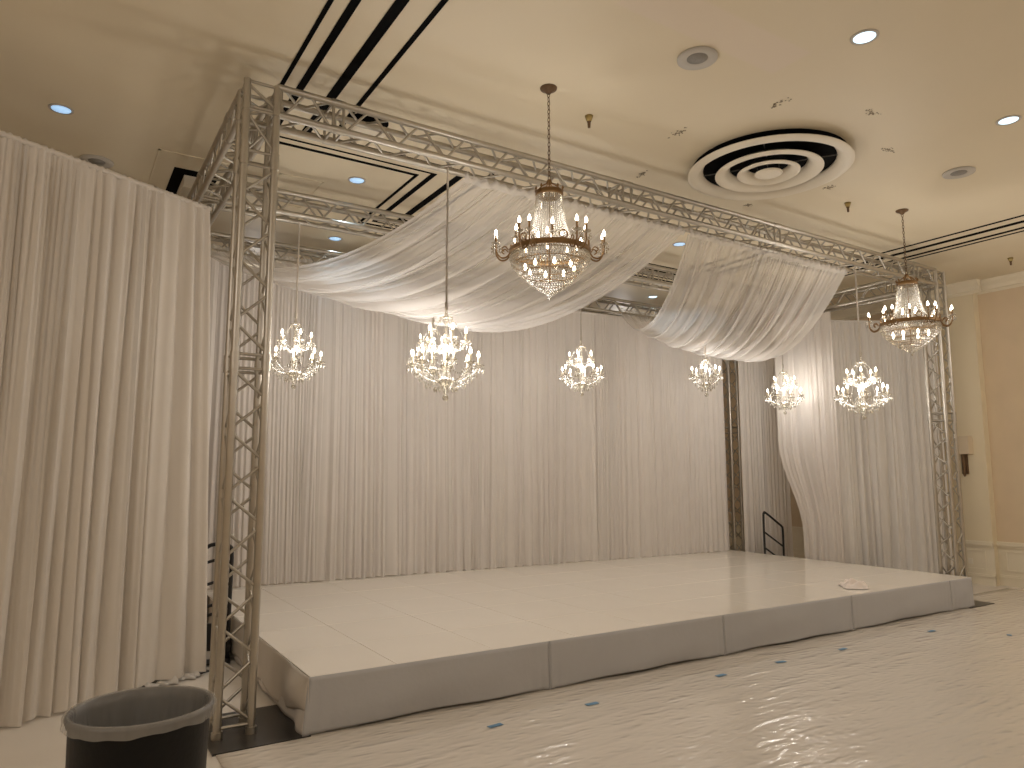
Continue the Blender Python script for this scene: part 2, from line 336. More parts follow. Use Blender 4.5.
# ------------------------------------------------------------------ truss frame
S, H, W, D = .21, 4.50, 9.39, 3.91          # chord spacing, top chord height, outer width, outer depth (chord centres)
RC, RB = .0265, .0105
rods = {}
def rod(parent, a, b, r, name, m='aluminium', n=6):
    a = Vector(a); b = Vector(b); L = round((b-a).length, 4); key = (L, r, m)
    if key not in rods: rods[key] = MB().tube([(0, 0, 0), (0, 0, L)], r, n).mesh(name, m)
    o = bpy.data.objects.new(name, rods[key]); col.objects.link(o); o.parent = parent; o.location = a
    o.rotation_mode = 'QUATERNION'; o.rotation_quaternion = Vector((0, 0, 1)).rotation_difference((b-a).normalized()); return o
def run(parent, org, ax, e1, e2, L, segs):
    """box truss along ax from org: four chords, zigzag on four faces inside each (lo,hi) segment, rungs at the segment ends"""
    org, ax, e1, e2 = map(Vector, (org, ax, e1, e2))
    C = [org, org+e1*S, org+e1*S+e2*S, org+e2*S]
    for c in C: rod(parent, c, c+ax*L, RC, 'chord', n=12)
    for lo, hi in segs:
        k = max(1, round((hi-lo)/.213)); st = (hi-lo)/k; g = .018
        for q in range(4):
            a, b = C[q], C[(q+1) % 4]
            for z in (lo, hi): rod(parent, a+ax*z, b+ax*z, RB*1.1, 'rung')
            for i in range(k):
                p, r = (a, b) if i % 2 else (b, a)
                rod(parent, p+ax*(lo+i*st+g), r+ax*(lo+(i+1)*st-g), RB, 'brace')
    for (l0, h0), (l1, h1) in zip(segs, segs[1:]):       # couplers at the joints
        for c in C: rod(parent, c+ax*(h0-.01), c+ax*(l1+.01), RC*1.22, 'coupler', n=12)
tl = {(0, 0): 'aluminium truss tower at the front left corner of the frame', (1, 0): 'aluminium truss tower at the front right corner beside the pilaster',
      (0, 1): 'aluminium truss tower at the back left corner behind the left curtain', (1, 1): 'aluminium truss tower at the back right corner between the sheers'}
for (i, j), lb in tl.items():
    x, y = (0 if i == 0 else W-S), (0 if j == 0 else D-S)
    t = thing('truss_tower', lb, 'truss', (x, y, .012), 0, 'corner truss towers')
    run(t, (0, 0, 0), (0, 0, 1), (1, 0, 0), (0, 1, 0), H-.012, [(.06, 2.40), (2.50, 3.86), (3.96, 4.27), (4.29, 4.478)])
def beam(lb, loc, ax, e1, L, segs):
    t = thing('truss_beam', lb, 'truss', loc, 0, 'overhead truss beams')
    run(t, (0, 0, 0), ax, e1, (0, 0, 1), L, segs)
LX = W-2*S
segx = [(.03, .42), (.50, 3.30), (3.40, 5.55), (5.65, 8.43), (8.53, LX-.03)]
beam('long front overhead aluminium truss beam nearest the large chandeliers', (S, 0, H-S), (1, 0, 0), (0, 1, 0), LX, segx)
beam('middle overhead aluminium truss beam carrying the inner chandeliers', (S, 1.98, H-S), (1, 0, 0), (0, 1, 0), LX, segx)
beam('back overhead aluminium truss beam above the back curtain', (S, D-S, H-S), (1, 0, 0), (0, 1, 0), LX, segx)
LY = D-2*S; segy = [(.03, .42), (.50, 1.72), (1.80, 3.0), (3.08, LY-.03)]
beam('left side overhead aluminium truss beam running back from the front left tower', (0, S, H-S), (0, 1, 0), (1, 0, 0), LY, segy)
beam('right side overhead aluminium truss beam running back from the front right tower', (W-S, S, H-S), (0, 1, 0), (1, 0, 0), LY, segy)
for x, y, lb in ((.23, .12, 'black steel base plate under the front left truss tower'), (W-.20, .10, 'black steel base plate under the front right truss tower'), (W-.11, D-.1, 'black steel base plate under the back right truss tower'), (.1, D-.1, 'black steel base plate under the back left truss tower')):
    t = thing('base_plate', lb, 'base plate', (x, y, 0), 0, 'truss base plates')
    dx = .30
    MB().box((-dx, -.38, 0), (dx, .38, .012)).build('plate', 'plate', t)
    cx, cy = (0 if x < 4 else W-S)-x, (0 if y < 2 else D-S)-y
    for a in (0, S):
        for b in (0, S): rod(t, (cx+a, cy+b, .012), (cx+a, cy+b, .055), RC*1.4, 'foot_socket', n=10)

# ------------------------------------------------------------------ stage
SX0, SX1, SY0, SY1, SZ = .52, 9.04, -.235, 3.98, .37
st = thing('stage', 'low white stage with glossy tiled top and grey cloth skirt', 'stage', (0, 0, 0))
MB().box((SX0+.01, SY0+.01, .02), (SX1-.01, SY1, SZ-.012)).build('deck', 'deck', st)
xs = [SX0]+[1.13+.795*k for k in range(10)]+[SX1]; ys = [SY0]+[.53+.795*k for k in range(5)]; ys = [y for y in ys if y < SY1-.05]+[SY1]
tm = {}
for i in range(len(xs)-1):
    for j in range(len(ys)-1):
        a, b = xs[i+1]-xs[i], ys[j+1]-ys[j]; key = (round(a, 3), round(b, 3)); g = .0016; ch = .003
        if key not in tm:
            v = [(g, g, -.012), (a-g, g, -.012), (a-g, b-g, -.012), (g, b-g, -.012), (g, g, -ch), (a-g, g, -ch), (a-g, b-g, -ch), (g, b-g, -ch),
                 (g+ch, g+ch, 0), (a-g-ch, g+ch, 0), (a-g-ch, b-g-ch, 0), (g+ch, b-g-ch, 0)]
            f = [(0, 3, 2, 1), (8, 9, 10, 11)]+[(q, (q+1) % 4, 4+(q+1) % 4, 4+q) for q in range(4)]+[(4+q, 4+(q+1) % 4, 8+(q+1) % 4, 8+q) for q in range(4)]
            tm[key] = MB().add(v, f).mesh('floor_tile', 'tile')
        link('floor_tile', tm[key], st, (xs[i], ys[j], SZ+rr.uniform(-.0006, .0006)))
# skirt panels
seams = [SX0-.012, 2.43, 4.43, 6.45, 8.50, SX1]
for k in range(5):
    a, b = seams[k], seams[k+1]; ph = rr.uniform(0, 9); L = b-a
    def sk(u, v, a=a, L=L, ph=ph, k=k):
        x = a+L*u-(.035*v*(1-u)**8 if k == 0 else 0); e = min(u, 1-u)*L
        drop = math.exp(-e/.10)
        y = SY0-.004-.010*v-.012*v*math.sin(x*7+ph)*(1-drop)-.018*drop*v*math.sin(e*70)*math.exp(-e/.2)
        sag = .02*math.sin(PI*u)*math.sin(v*PI)*1.0
        y -= .010*math.sin((v*3.2+u*2.2+ph)*2.1)*math.sin(PI*u)*v
        z = (SZ+.001)*(1-v)+.006*v+(0.018*math.sin(PI*u)**.5 if v > .99 else 0)*(1 if k != 4 else .3)
        return (x+.003*math.sin(v*9+ph)*0, y-sag, z)
    p = solidify(MB().grid(sk, max(20, int(L/.03)), 12).build('skirt_panel', 'skirt', st), .003)
    if k:
        pts = [sk(0.0, v/8) for v in range(9)]
        MB().tube([(q[0], q[1]-.003, q[2]) for q in pts], .004, 5).build('skirt_seam', 'skirt', p)
def sks(u, v):
    y = SY0-.012+3.6*u; e = math.exp(-(u/.10)**2)
    hem = .05+.10*e+.012*math.sin(u*24)
    x = SX0-.012-.060*math.sin(PI*min(1, v*.9))*math.exp(-((u-.06)/.07)**2)*(1-math.exp(-u*90))-.018*v*(.5+.5*math.sin(u*30))*(1-e)
    return (x, y, (SZ+.001)*(1-v)+hem*v)
solidify(MB().grid(sks, 110, 16).build('side_skirt', 'skirt_side', st), .003)
def sks2(u, v):
    y = SY0+3.6*u
    x = SX0-.006-.030*v*math.exp(-u*5)*(1+.5*math.sin(u*60))-.008*v*math.sin(u*45)
    return (x, y, .24*(1-v)+.014*v)
solidify(MB().grid(sks2, 120, 8).build('skirt_underlayer', 'drape', st), .003)

# towel on the stage
def towel(seed=4):
    r = random.Random(seed); ph = [r.uniform(0, 6.3) for _ in range(8)]
    def fn(u, v):
        a = 2*PI*u; R = .20*(1+.18*math.sin(2*a+ph[0])+.10*math.sin(5*a+ph[1])+.05*math.sin(9*a+ph[2]))
        rad = R*v; x = rad*math.cos(a)*1.15; y = rad*math.sin(a)*.9
        h = .042*(1-v**2.6)*(1+.0)+.026*math.sin(x*38+ph[3]+2*math.sin(y*19))*(1-v**4)+.018*math.sin(y*52+ph[4]+x*20)*(1-v**4)
        return (x, y, max(.004, h+.006))
    return MB().grid(fn, 72, 16)
tag(towel().build('crumpled_towel', 'towel', None, (7.07, .12, SZ+.001), .6), 'crumpled white towel lying on the stage near its front edge', 'towel')

# ------------------------------------------------------------------ curtains
def phase(r, L, wl):
    """cumulative pleat phase along the cloth with irregular fold widths"""
    n = int(L/.02)+2; acc = [0]; f = 1
    for i in range(n):
        f += r.gauss(0, .27)+(1-f)*.12; f = min(2.3, max(.35, f)); acc.append(acc[-1]+2*PI*.02/wl*f)
    def g(s):
        q = min(max(s/.02, 0), n-1e-6); i = int(q); return acc[i]+(acc[i+1]-acc[i])*(q-i)
    return g
def panel(p0, p1, z0, z1, wl, amp, seed, material, name, parent, flare=0.0, swing=None, gather=.06, nv=22, res=.011, zb=None, yoff=0.0):
    """hanging cloth from p0 to p1 (x,y); z0 bottom, z1 top; swing(t)->(left shift, right shift) along the run"""
    r = random.Random(seed); P0 = Vector((*p0, 0)); P1 = Vector((*p1, 0)); L = (P1-P0).length; d = (P1-P0)/L; nrm = Vector((d.y, -d.x, 0))
    pa, pb = phase(r, L, wl), phase(r, L, wl*1.35); k1 = r.uniform(0, 6); k2 = r.uniform(0, 6); pf = phase(r, L, wl*.42)
    lean = r.uniform(-.06, .06)
    def fn(u, v):
        t = v            # 0 at top
        s = u*L
        a = 2*abs(math.sin((pa(s)+.9*math.sin(t*2+k1+s*.8)*t)*.5))**.7-1; b = math.sin(pb(s)+k2+t*.8); c = math.sin(pf(s)+t*1.3)
        sharp = lambda q: math.copysign(abs(q)**.75, q)
        off = amp*((.38+.42*t)*a+(.08+.5*t)*.6*b+(.20*(1-t)+.10)*c)
        if v < gather: off *= .45+.55*v/gather
        along = s+lean*t*math.sin(PI*u)+.35*amp*math.cos(pa(s)*.5+k2)*t
        if flare: along += flare*t**2*(2*u-1)
        if swing: a0, a1 = swing(t); along += a0*(1-u)+a1*u
        q = P0+d*along+nrm*(off+yoff)
        bz = z0 if zb is None else zb(u)
        z = z1+(bz-z1)*v
        if v > .99: z += .010*math.sin(pa(s)*.5)
        if v == 0: z += .006*math.sin(pf(s)*2)
        return (q.x, q.y, z)
    return MB().grid(fn, max(16, int(L/res)), nv).build(name, material, parent)
def header(p0, p1, z, parent, r=.022, m='drape'):
    P0 = Vector((*p0, z)); P1 = Vector((*p1, z)); L = (P1-P0).length; n = int(L/.02)
    rg = random.Random(5); MB().tube([P0.lerp(P1, i/n)+Vector((0, 0, .003*math.sin(i*2.1))) for i in range(n+1)], [r*(1+.22*math.sin(i*2.7)+rg.uniform(-.1, .1)) for i in range(n+1)], 8).build('rod_pocket', m, parent)

# left foreground curtain (diagonal)
A, B = Vector((-1.75, .69)), Vector((.04, 1.627))
cl = thing('left_curtain', 'tall ivory pleated curtain hanging to the floor at the left', 'curtain', (0, 0, 0))
cuts = [0, .24, .50, .76, 1]
for k in range(4):
    a, b = A.lerp(B, cuts[k]), A.lerp(B, cuts[k+1]+(.01 if k < 3 else 0))
    panel(a, b, .02 if k < 2 else .03, 4.06, .17, .058, 11+k, 'drape_left', 'curtain_panel', cl, flare=.015, swing=((lambda t: (0, .20*t)) if k == 3 else None), yoff=.006*(k % 2),
          zb=(lambda u: .015) if k < 3 else (lambda u: .02+.03*math.sin(PI*u)))
header(A, B, 4.06, cl, .022, 'drape_left')
pb = thing('drape_stand_base', 'grey steel drape stand base plate under the hem of the left curtain', 'stand base', (-.06, 1.72, 0), .48)
MB().box((-.32, -.12, 0), (.30, .32, .010)).build('plate', 'steel_dark', pb)
MB().tube([(-.05, .12, .01), (-.05, .12, 3.98)], .022, 10).build('upright_pole', 'aluminium', pb)
def bunch(u, v):
    a = PI*v; x = -.28+.5*u; r = .035+.018*math.sin(u*17)+.012*math.sin(u*41+2*v)
    return (x, -.03-r*1.6*math.cos(a), .012+r*math.sin(a)*(.8+.3*math.sin(u*29)))
tag(MB().grid(bunch, 60, 8).build('bunched_hem_cloth', 'drape_grey', None, (-.06, 1.60, 0), .48), 'grey crumpled cloth bunched on the floor at the left curtain hem', 'cloth')

# back curtain
bc = thing('back_curtain', 'long ivory sheer back curtain behind the stage', 'curtain', (0, 0, 0))
yb = lambda x: 3.93-.043*(x-1.2)
bx = [.54, 1.70, 2.95, 4.10, 5.15, 6.20, 7.25, 8.15, 8.88]
for k in range(len(bx)-1):
    a, b = bx[k]-(.06 if k else .02), bx[k+1]+(.06 if k < len(bx)-2 else 0)
    panel((a, yb(a)), (b, yb(b)), SZ+.004, 4.22, .080, .027, 40+k, 'drape', 'curtain_panel', bc, yoff=.014*(k % 2), nv=24, res=.0105,
          swing=(lambda t, q=rr.uniform(-.05, .05), w_=rr.uniform(0, .06): (-abs(q)*t*t , w_*t*t)))
bl = thing('side_curtain', 'narrow ivory curtain hanging to the floor left of the stage, behind the hand truck', 'curtain', (0, 0, 0))
panel((.03, 3.60), (.47, 3.59), .03, 4.2, .08, .027, 39, 'drape', 'curtain_panel', bl)
header((bx[0], yb(bx[0])), (bx[-1], yb(bx[-1])), 4.22, bc, .018)

# right side: sheer pair with the parted opening, then grey diagonal drape
rs = thing('parted_sheer_curtain', 'white sheer curtain right of the back right truss tower, left half of the parting', 'curtain', (0, 0, 0))
panel((9.12, 3.42), (9.97, 3.12), .02, 4.2, .09, .026, 71, 'sheer', 'curtain_panel', rs)
rs2 = thing('parted_sheer_curtain', 'white sheer curtain pulled aside over the steps, right half of the parting', 'curtain', (0, 0, 0))
panel((9.08, 2.62), (9.08, 1.55), .20, 4.2, .10, .034, 72, 'sheer', 'curtain_panel', rs2, swing=lambda t: (.40*(lambda q: q*q*(3-2*q))(min(1, max(0, (t-.50)/.36))), .02*t))
A2, B2 = Vector((9.14, 1.60)), Vector((10.62, .80))
cg = thing('right_curtain', 'grey-white pleated drape hanging between the sheers and the front right tower', 'curtain', (0, 0, 0))
for k in range(3):
    panel(A2.lerp(B2, k/3), A2.lerp(B2, (k+1)/3+.008), .02, 4.06, .17, .046, 81+k, 'drape_grey', 'curtain_panel', cg, yoff=.006*(k % 2))
header(A2, B2, 4.06, cg, .02, 'drape_grey')

# ceiling swags
def swag(label, f0, f1, b0, b1, s0, s1, sm, seed):
    r = random.Random(seed); root = thing('ceiling_swag', label, 'drapery', (0, 0, 0), 0, 'sheer swags under the truss')
    pa = phase(r, 2.4, .16); pb_ = phase(r, 2.4, .30); pf = phase(r, 2.4, .055); k1 = r.uniform(0, 6)
    F0, F1, B0, B1 = map(Vector, (f0, f1, b0, b1))
    def fn(u, v):
        f = F0.lerp(F1, u); b = B0.lerp(B1, u)
        s = s0*(1-u)+s1*u+sm*math.sin(PI*u)
        s += .05*math.sin(pb_(u*2.4)+k1)+.040*(2*abs(math.sin(pa(u*2.4)*.5+.6*v))**.7-1)+.010*math.sin(pf(u*2.4))
        p = f.lerp(b, v); sag = 4*v*(1-v); w_ = min(1, sag*1.6)
        e = .012*math.sin(pf(u*2.4))*(1-.6*w_)
        p.z -= s*sag+e
        p.x += .03*math.sin(pa(u*2.4)+2)*w_+.008*math.sin(pf(u*2.4)*1.3)
        return p
    MB().grid(fn, 260, 44).build('sheer_cloth', 'swag', root)
    for (a, b, nm) in ((F0, F1, 'front_ruffle'), (B0, B1, 'back_ruffle')):
        n = 90
        def rf(u, v, a=a, b=b):
            p = a.lerp(b, u); q = math.sin(u*170)+.6*math.sin(u*97+1)
            return (p.x, p.y-.03*q*(v-.15)-.03*math.sin(v*PI), p.z-.035+.085*v+.008*math.sin(u*60))
        MB().grid(rf, 240, 5).build(nm, 'swag', root)
    return root
swag('sheer white swag on the left, sweeping from the front beam to the back left', (1.86, .21, 4.25), (4.53, .21, 4.25), (.16, 3.72, 4.32), (2.25, 3.72, 4.32), .52, .86, .06, 5)
swag('sheer white swag on the right, sweeping from the front beam to the back right', (4.60, .21, 4.25), (7.42, .21, 4.25), (6.65, 3.72, 4.32), (9.15, 3.72, 4.32), .62, .80, .10, 6)

# ------------------------------------------------------------------ chandeliers
def curve(pts, n=10):
    """Catmull-Rom through pts"""
    P = [Vector(p) for p in pts]; P = [P[0]*2-P[1]]+P+[P[-1]*2-P[-2]]; out = []
    for i in range(1, len(P)-2):
        for k in range(n):
            t = k/n; a, b, c, d = P[i-1:i+3]
            out.append(.5*((2*b)+(c-a)*t+(2*a-5*b+4*c-d)*t*t+(3*b-a-3*c+d)*t**3))
    out.append(P[-2]); return out
bulb_me = MB().lathe([(.004, 0), (.010, .008), (.0125, .020), (.009, .036), (.003, .050), (0, .054)], 10).mesh('bulb', 'bulb')
candle_me = MB().lathe([(0, 0), (.0085, 0), (.0085, .06), (0, .06)], 10).mesh('candle', 'candle')
candle_bronze_me = MB().lathe([(0, 0), (.009, 0), (.009, .062), (0, .062)], 10).mesh('candle', 'bronze')
def drops_mesh(n, r, L, name='crystal_drops'):
    m = MB()
    for k in range(n):
        a = 2*PI*k/n; x, y = r*math.cos(a), r*math.sin(a)
        m.octa((x, y, -.012), .0045, .006); m.octa((x, y, -.022-L*.5), .007, L*.5)
    return m.mesh(name, 'crystal')
cup_me = MB().lathe([(.006, -.020), (.012, -.014), (.030, -.004), (.044, .004), (.047, .010), (.040, .006), (.012, .002), (.010, .012), (0, .012)], 16).mesh('candle_cup', 'crystal_lit')
cupdrop_me = drops_mesh(9, .043, .034)
def arm_mesh(r, zhub, zcup, r0=.03):
    return MB().tube(curve([(r0, 0, zhub), (r*.35, 0, zhub-.035), (r*.75, 0, zhub-.01+.25*(zcup-zhub)), (r, 0, zcup-.02)], 6), .0065, 6).mesh('arm', 'crystal_lit')
def garland(p, q, sag, n, m, r=.0062):
    p = Vector(p); q = Vector(q)
    for i in range(n+1):
        t = i/n; a = p.lerp(q, t); m.octa((a.x, a.y, a.z-sag*4*t*(1-t)), r, r*1.25)
def add_tier(root, n, r, zhub, zcup, rot):
    am = arm_mesh(r, zhub, zcup)
    for k in range(n):
        a = rot+2*PI*k/n
        ar = link('arm', am, root, (0, 0, 0), a)
        link('candle_cup', cup_me, ar, (r, 0, zcup)); link('crystal_drops', cupdrop_me, ar, (r, 0, zcup-.002))
        link('candle', candle_me, ar, (r, 0, zcup+.010)); link('bulb', bulb_me, ar, (r, 0, zcup+.068))
def small_proto(two):
    root = bpy.data.objects.new('crystal_chandelier', None); col.objects.link(root)
    # parts of the column
    top = .76 if two else .58
    prof = [(0, .10), (.018, .105), (.05, .135), (.075, .160), (.03, .175), (.016, .20), (.030, .24), (.018, .28), (.012, .33), (.026, .37), (.013, .41)]
    prof += [(.012, .46), (.024, .50), (.012, .54), (.011, .62), (.02, .66), (.011, .70), (.008, top-.04), (0, top-.04)] if two else [(.02, .45), (.010, .50), (.008, top-.03), (0, top-.03)]
    MB().lathe(prof, 14).build('stem', 'crystal_lit', root)
    MB().lathe([(0, 0), (.018, .006), (.026, .024), (.018, .044), (.006, .052), (.005, .11), (0, .11)], 12).build('bottom_finial', 'crystal', root)
    add_tier(root, 8 if two else 6, .255 if two else .175, .185, .275, .25)
    if two: add_tier(root, 5, .155, .41, .465, .7)
    # crown of small drops near the top
    c1 = MB(); R = .055 if two else .045; z = top-.12
    c1.lathe([(.008, z+.03), (R*.8, z+.012), (R, z+.018), (R*.9, z+.004), (.01, z+.01)], 16)
    for k in range(10):
        a = 2*PI*k/10; c1.octa((R*math.cos(a), R*math.sin(a), z-.012), .006, .018)
    c1.build('crown', 'crystal_lit', root)
    g = MB(); n = 8 if two else 6; r = .255 if two else .175
    for k in range(n):
        a, b = .25+2*PI*k/n, .25+2*PI*(k+1)/n
        garland((r*math.cos(a), r*math.sin(a), .265), (r*math.cos(b), r*math.sin(b), .265), .075, 11, g)
        garland((r*math.cos(a), r*math.sin(a), .262), (.03*math.cos(a), .03*math.sin(a), .11), .055, 13, g)
        for q_, zz in ((.35, .085), (.6, .115), (.8, .16), (.95, .20)):
            for w__ in (.1, .5): g.octa((r*q_*math.cos(a+w__), r*q_*math.sin(a+w__), zz), .0085, .020)
    if two:
        for k in range(5):
            a, b = .7+2*PI*k/5, .7+2*PI*(k+1)/5
            garland((.155*math.cos(a), .155*math.sin(a), .46), (.155*math.cos(b), .155*math.sin(b), .46), .05, 9, g)
            garland((.155*math.cos(a), .155*math.sin(a), .455), (.05*math.cos(a), .05*math.sin(a), z), -.02, 11, g)
            garland((.155*math.cos(a), .155*math.sin(a), .45), (.25*math.cos(a), .25*math.sin(a), .29), .04, 10, g)
    else:
        for k in range(6):
            a = .25+2*PI*k/6; garland((r*math.cos(a), r*math.sin(a), .27), (.04*math.cos(a), .04*math.sin(a), z), -.01, 11, g)
    g.build('crystal_garlands', 'crystal', root)['kind'] = 'stuff'
    return root
two, one = small_proto(True), small_proto(False)
used = {two: False, one: False}
for kind, x, y, zb_, sc_, rz, lb in ((two, .97, 2.085, 2.53, 1.0, .3, 'white two-tier crystal chandelier beside the front left truss tower'),
                           (two, 1.66, .105, 2.28, 1.05, .1, 'largest-looking white crystal chandelier, hung from the front beam left of the bronze one'),
                           (two, 2.50, 2.085, 2.70, .92, .9, 'white crystal chandelier partly hidden behind the big left crystal one'),
                           (two, 4.59, 2.085, 2.66, .98, .5, 'white two-tier crystal chandelier alone before the middle of the back curtain'),
                           (one, 6.84, 2.085, 2.78, 1.12, .2, 'small single-tier crystal chandelier just under the right swag'),
                           (two, 8.57, 2.085, 2.60, 1.02, .8, 'white crystal chandelier before the parted sheers above the steps'),
                           (two, 7.46, .105, 2.35, 1.10, .45, 'white two-tier crystal chandelier below the far bronze one, before the grey drape')):
    c = copy_tree(kind) if used[kind] else kind; used[kind] = True
    c.location = (x, y, zb_); c.rotation_euler = (0, 0, rz); c.scale = (sc_,)*3
    tag(c, lb, 'chandelier', 'small crystal chandeliers')
    top = (.72 if kind is two else .55)
    MB().tube([(0, 0, top), (0, 0, (H-S-.03-zb_)/sc_)], .0085, 8).lathe([(.008, 0), (.014, .01), (.014, .05), (.008, .06)], 8, (0, 0, top)).build('cord_sleeve', 'cord', c)
    point('chandelier_light', (0, 0, .38), SMALL_W*(.6 if kind is one or x > 8 else 1), (1, .965, .94), .14, c)

# large bronze and crystal empire chandelier
def large_proto():
    root = bpy.data.objects.new('empire_chandelier', None); col.objects.link(root)
    ZR, RR = .345, .30
    MB().lathe([(RR-.012, ZR-.018), (RR+.010, ZR-.018), (RR+.016, ZR-.008), (RR+.010, ZR), (RR+.016, ZR+.012), (RR+.006, ZR+.022), (RR-.012, ZR+.022), (RR-.012, ZR-.018)], 48).build('main_ring', 'bronze', root)
    cr = MB().lathe([(.095, .790), (.106, .795), (.110, .808), (.102, .816), (.110, .828), (.100, .834), (.092, .816), (.095, .790)], 32)
    for k in range(10):
        a = 2*PI*k/10; cr.octa((.108*math.cos(a), .108*math.sin(a), .848), .012, .022)
    for k in range(5):
        a = 2*PI*k/5; cr.tube(curve([(.1*math.cos(a), .1*math.sin(a), .82), (.06*math.cos(a), .06*math.sin(a), .87), (.012*math.cos(a), .012*math.sin(a), .90)], 5), .006, 6)
    cr.lathe([(0, .93), (.016, .925), (.024, .905), (.012, .885), (0, .88)], 12)
    cr.build('crown', 'bronze', root)
    MB().tube([(0, 0, .10), (0, 0, .90)], .007, 8).build('centre_rod', 'bronze_dark', root)
    # upper bead strands
    sm_ = MB(); p = curve([(.100, 0, .790), (.112, 0, .67), (.140, 0, .53), (.200, 0, .365)], 8); n = 26
    for i in range(n+1):
        q = i/n*(len(p)-1); j = min(int(q), len(p)-2); a = p[j].lerp(p[j+1], q-j); sm_.octa(tuple(a), .0075, .0085)
    me = sm_.mesh('bead_strand', 'crystal')
    for k in range(42): link('bead_strand', me, root, (0, 0, 0), 2*PI*k/42)
    # beads from strand foot to ring
    w_ = MB()
    for k in range(34):
        a = 2*PI*k/34; garland((.2*math.cos(a), .2*math.sin(a), .365), (RR*math.cos(a), RR*math.sin(a), .345), .012, 8, w_, .006)
    w_.build('bead_web', 'crystal', root)['kind'] = 'stuff'
    # bowl tiers
    prof = curve([(.302, 0, .320), (.306, 0, .290), (.290, 0, .245), (.245, 0, .190), (.182, 0, .130), (.112, 0, .075), (.045, 0, .035), (.012, 0, .010)], 6)
    nt_ = 17
    for i in range(nt_):
        q = i/(nt_-1)*(len(prof)-1); j = min(int(q), len(prof)-2); a = prof[j].lerp(prof[j+1], q-j)
        t = MB(); r = a.x; k = max(5, int(2*PI*r/.021))
        for s in range(k):
            an = 2*PI*(s+.5*(i % 2))/k; t.octa((r*math.cos(an), r*math.sin(an), a.z), .0088, .0135)
        o = t.build('crystal_tier', 'crystal', root)
        if i in (2, 5, 8, 11): MB().tube([(r*.985*math.cos(2*PI*s/40), r*.985*math.sin(2*PI*s/40), a.z+.014) for s in range(40)], .0035, 5, closed=True).build('tier_wire', 'bronze', o)
    MB().octa((0, 0, -.012), .014, .022).build('bottom_finial', 'crystal', root)
    # arms with paired candles
    am = MB().tube(curve([(RR, 0, ZR), (RR+.03, 0, ZR-.045), (RR+.075, 0, ZR-.055), (RR+.11, 0, ZR-.015), (RR+.115, 0, ZR+.045)], 6), .0065, 7).tube(curve([(RR+.02, 0, ZR+.01), (RR+.045, 0, ZR+.035), (RR+.07, 0, ZR+.015), (RR+.05, 0, ZR-.005)], 5), .005, 6).mesh('arm', 'bronze')
    cupb = MB().lathe([(.004, -.01), (.012, -.006), (.034, .004), (.036, .010), (.012, .004), (0, .004)], 14).mesh('candle_cup', 'crystal_lit')
    dr = drops_mesh(7, .033, .026)
    for k in range(6):
        for s, up in ((-.10, .0), (.10, .0)):
            a = 2*PI*k/6+s+.15; ar = link('arm', am, root, (0, 0, 0), a); x, z = RR+.115, ZR+.05
            link('candle_cup', cupb, ar, (x, 0, z)); link('crystal_drops', dr, ar, (x, 0, z)); link('candle', candle_bronze_me, ar, (x, 0, z+.004)); link('bulb', bulb_me, ar, (x, 0, z+.064))
        a = 2*PI*(k+.5)/6+.15
        s_ = MB().tube([(RR, 0, ZR+.02), (RR, 0, ZR+.055)], .006, 6).build('candle_post', 'bronze', root, (0, 0, 0), a)
        link('candle_cup', cupb, s_, (RR, 0, ZR+.055)); link('candle', candle_bronze_me, s_, (RR, 0, ZR+.06)); link('bulb', bulb_me, s_, (RR, 0, ZR+.12))
        b = MB().tube([(RR+.0, .030*math.cos(q*PI/8), ZR+.052+.030*math.sin(q*PI/8)) for q in range(16)], .006, 6, closed=True).build('ring_ornament', 'bronze', root, (0, 0, 0), a+.28)
    for k in range(8):
        a = 2*PI*k/8; link('bulb', bulb_me, root, (.19*math.cos(a), .19*math.sin(a), .20))
    for k in range(4):
        a = 2*PI*k/4+.4; link('bulb', bulb_me, root, (.09*math.cos(a), .09*math.sin(a), .47))
    # chain and canopy up to the ceiling
    top = ZC-3.035; ch = MB(); z = .925; k = 0
    while z < top-.05:
        pts = []
        for q in range(12):
            an = 2*PI*q/12; u, v = .010*math.cos(an), .021*math.sin(an)
            pts.append((u, 0, z+.018+v) if k % 2 else (0, u, z+.018+v))
        ch.tube(pts, .0032, 5, closed=True); z += .034; k += 1
    ch.build('chain', 'bronze_dark', root)
    MB().lathe([(.012, top-.05), (.02, top-.045), (.03, top-.03), (.065, top-.012), (.068, top), (0, top)], 24).build('ceiling_canopy', 'bronze_dark', root)
    return root
big = large_proto(); big2 = copy_tree(big)
for c, x, y, rz, lb in ((big, 2.12, -.725, .35, 'large bronze and crystal empire chandelier on a chain, nearer one in the middle'), (big2, 7.13, -.715, .9, 'bronze and crystal empire chandelier on a chain, farther one by the front right tower')):
    c.location = (x, y, 3.035); c.rotation_euler = (0, 0, rz); tag(c, lb, 'chandelier', 'large bronze chandeliers')
    point('chandelier_light', (0, 0, .50), LARGE_W, WARM, .22, c)

# ------------------------------------------------------------------ stair rails by the stage
def rail(x0, y, lb):
    t = thing('stair_handrail', lb, 'handrail', (x0, y, 0), 0, 'black stair handrails')
    MB().tube(curve([(0, 0, .0), (0, 0, .50), (0, 0, .97), (.02, 0, 1.02), (.06, 0, 1.03), (.40, 0, .83), (.46, 0, .79), (.485, 0, .74), (.485, 0, .45), (.485, 0, 0)], 6), .018, 8).build('frame', 'black', t)
    MB().tube([(0, 0, .72), (.485, 0, .45)], .015, 8).build('mid_rail', 'black', t)
    MB().tube([(0, 0, .46), (.485, 0, .19)], .015, 8).build('lower_rail', 'black', t)
rail(9.13, 3.03, 'black pipe stair handrail standing left of the curtain parting')
rail(9.13, 2.24, 'black pipe stair handrail at the right side of the curtain parting')
sp = thing('stage_steps', 'dark stage steps going down behind the curtain parting', 'steps', (9.07, 2.30, 0))
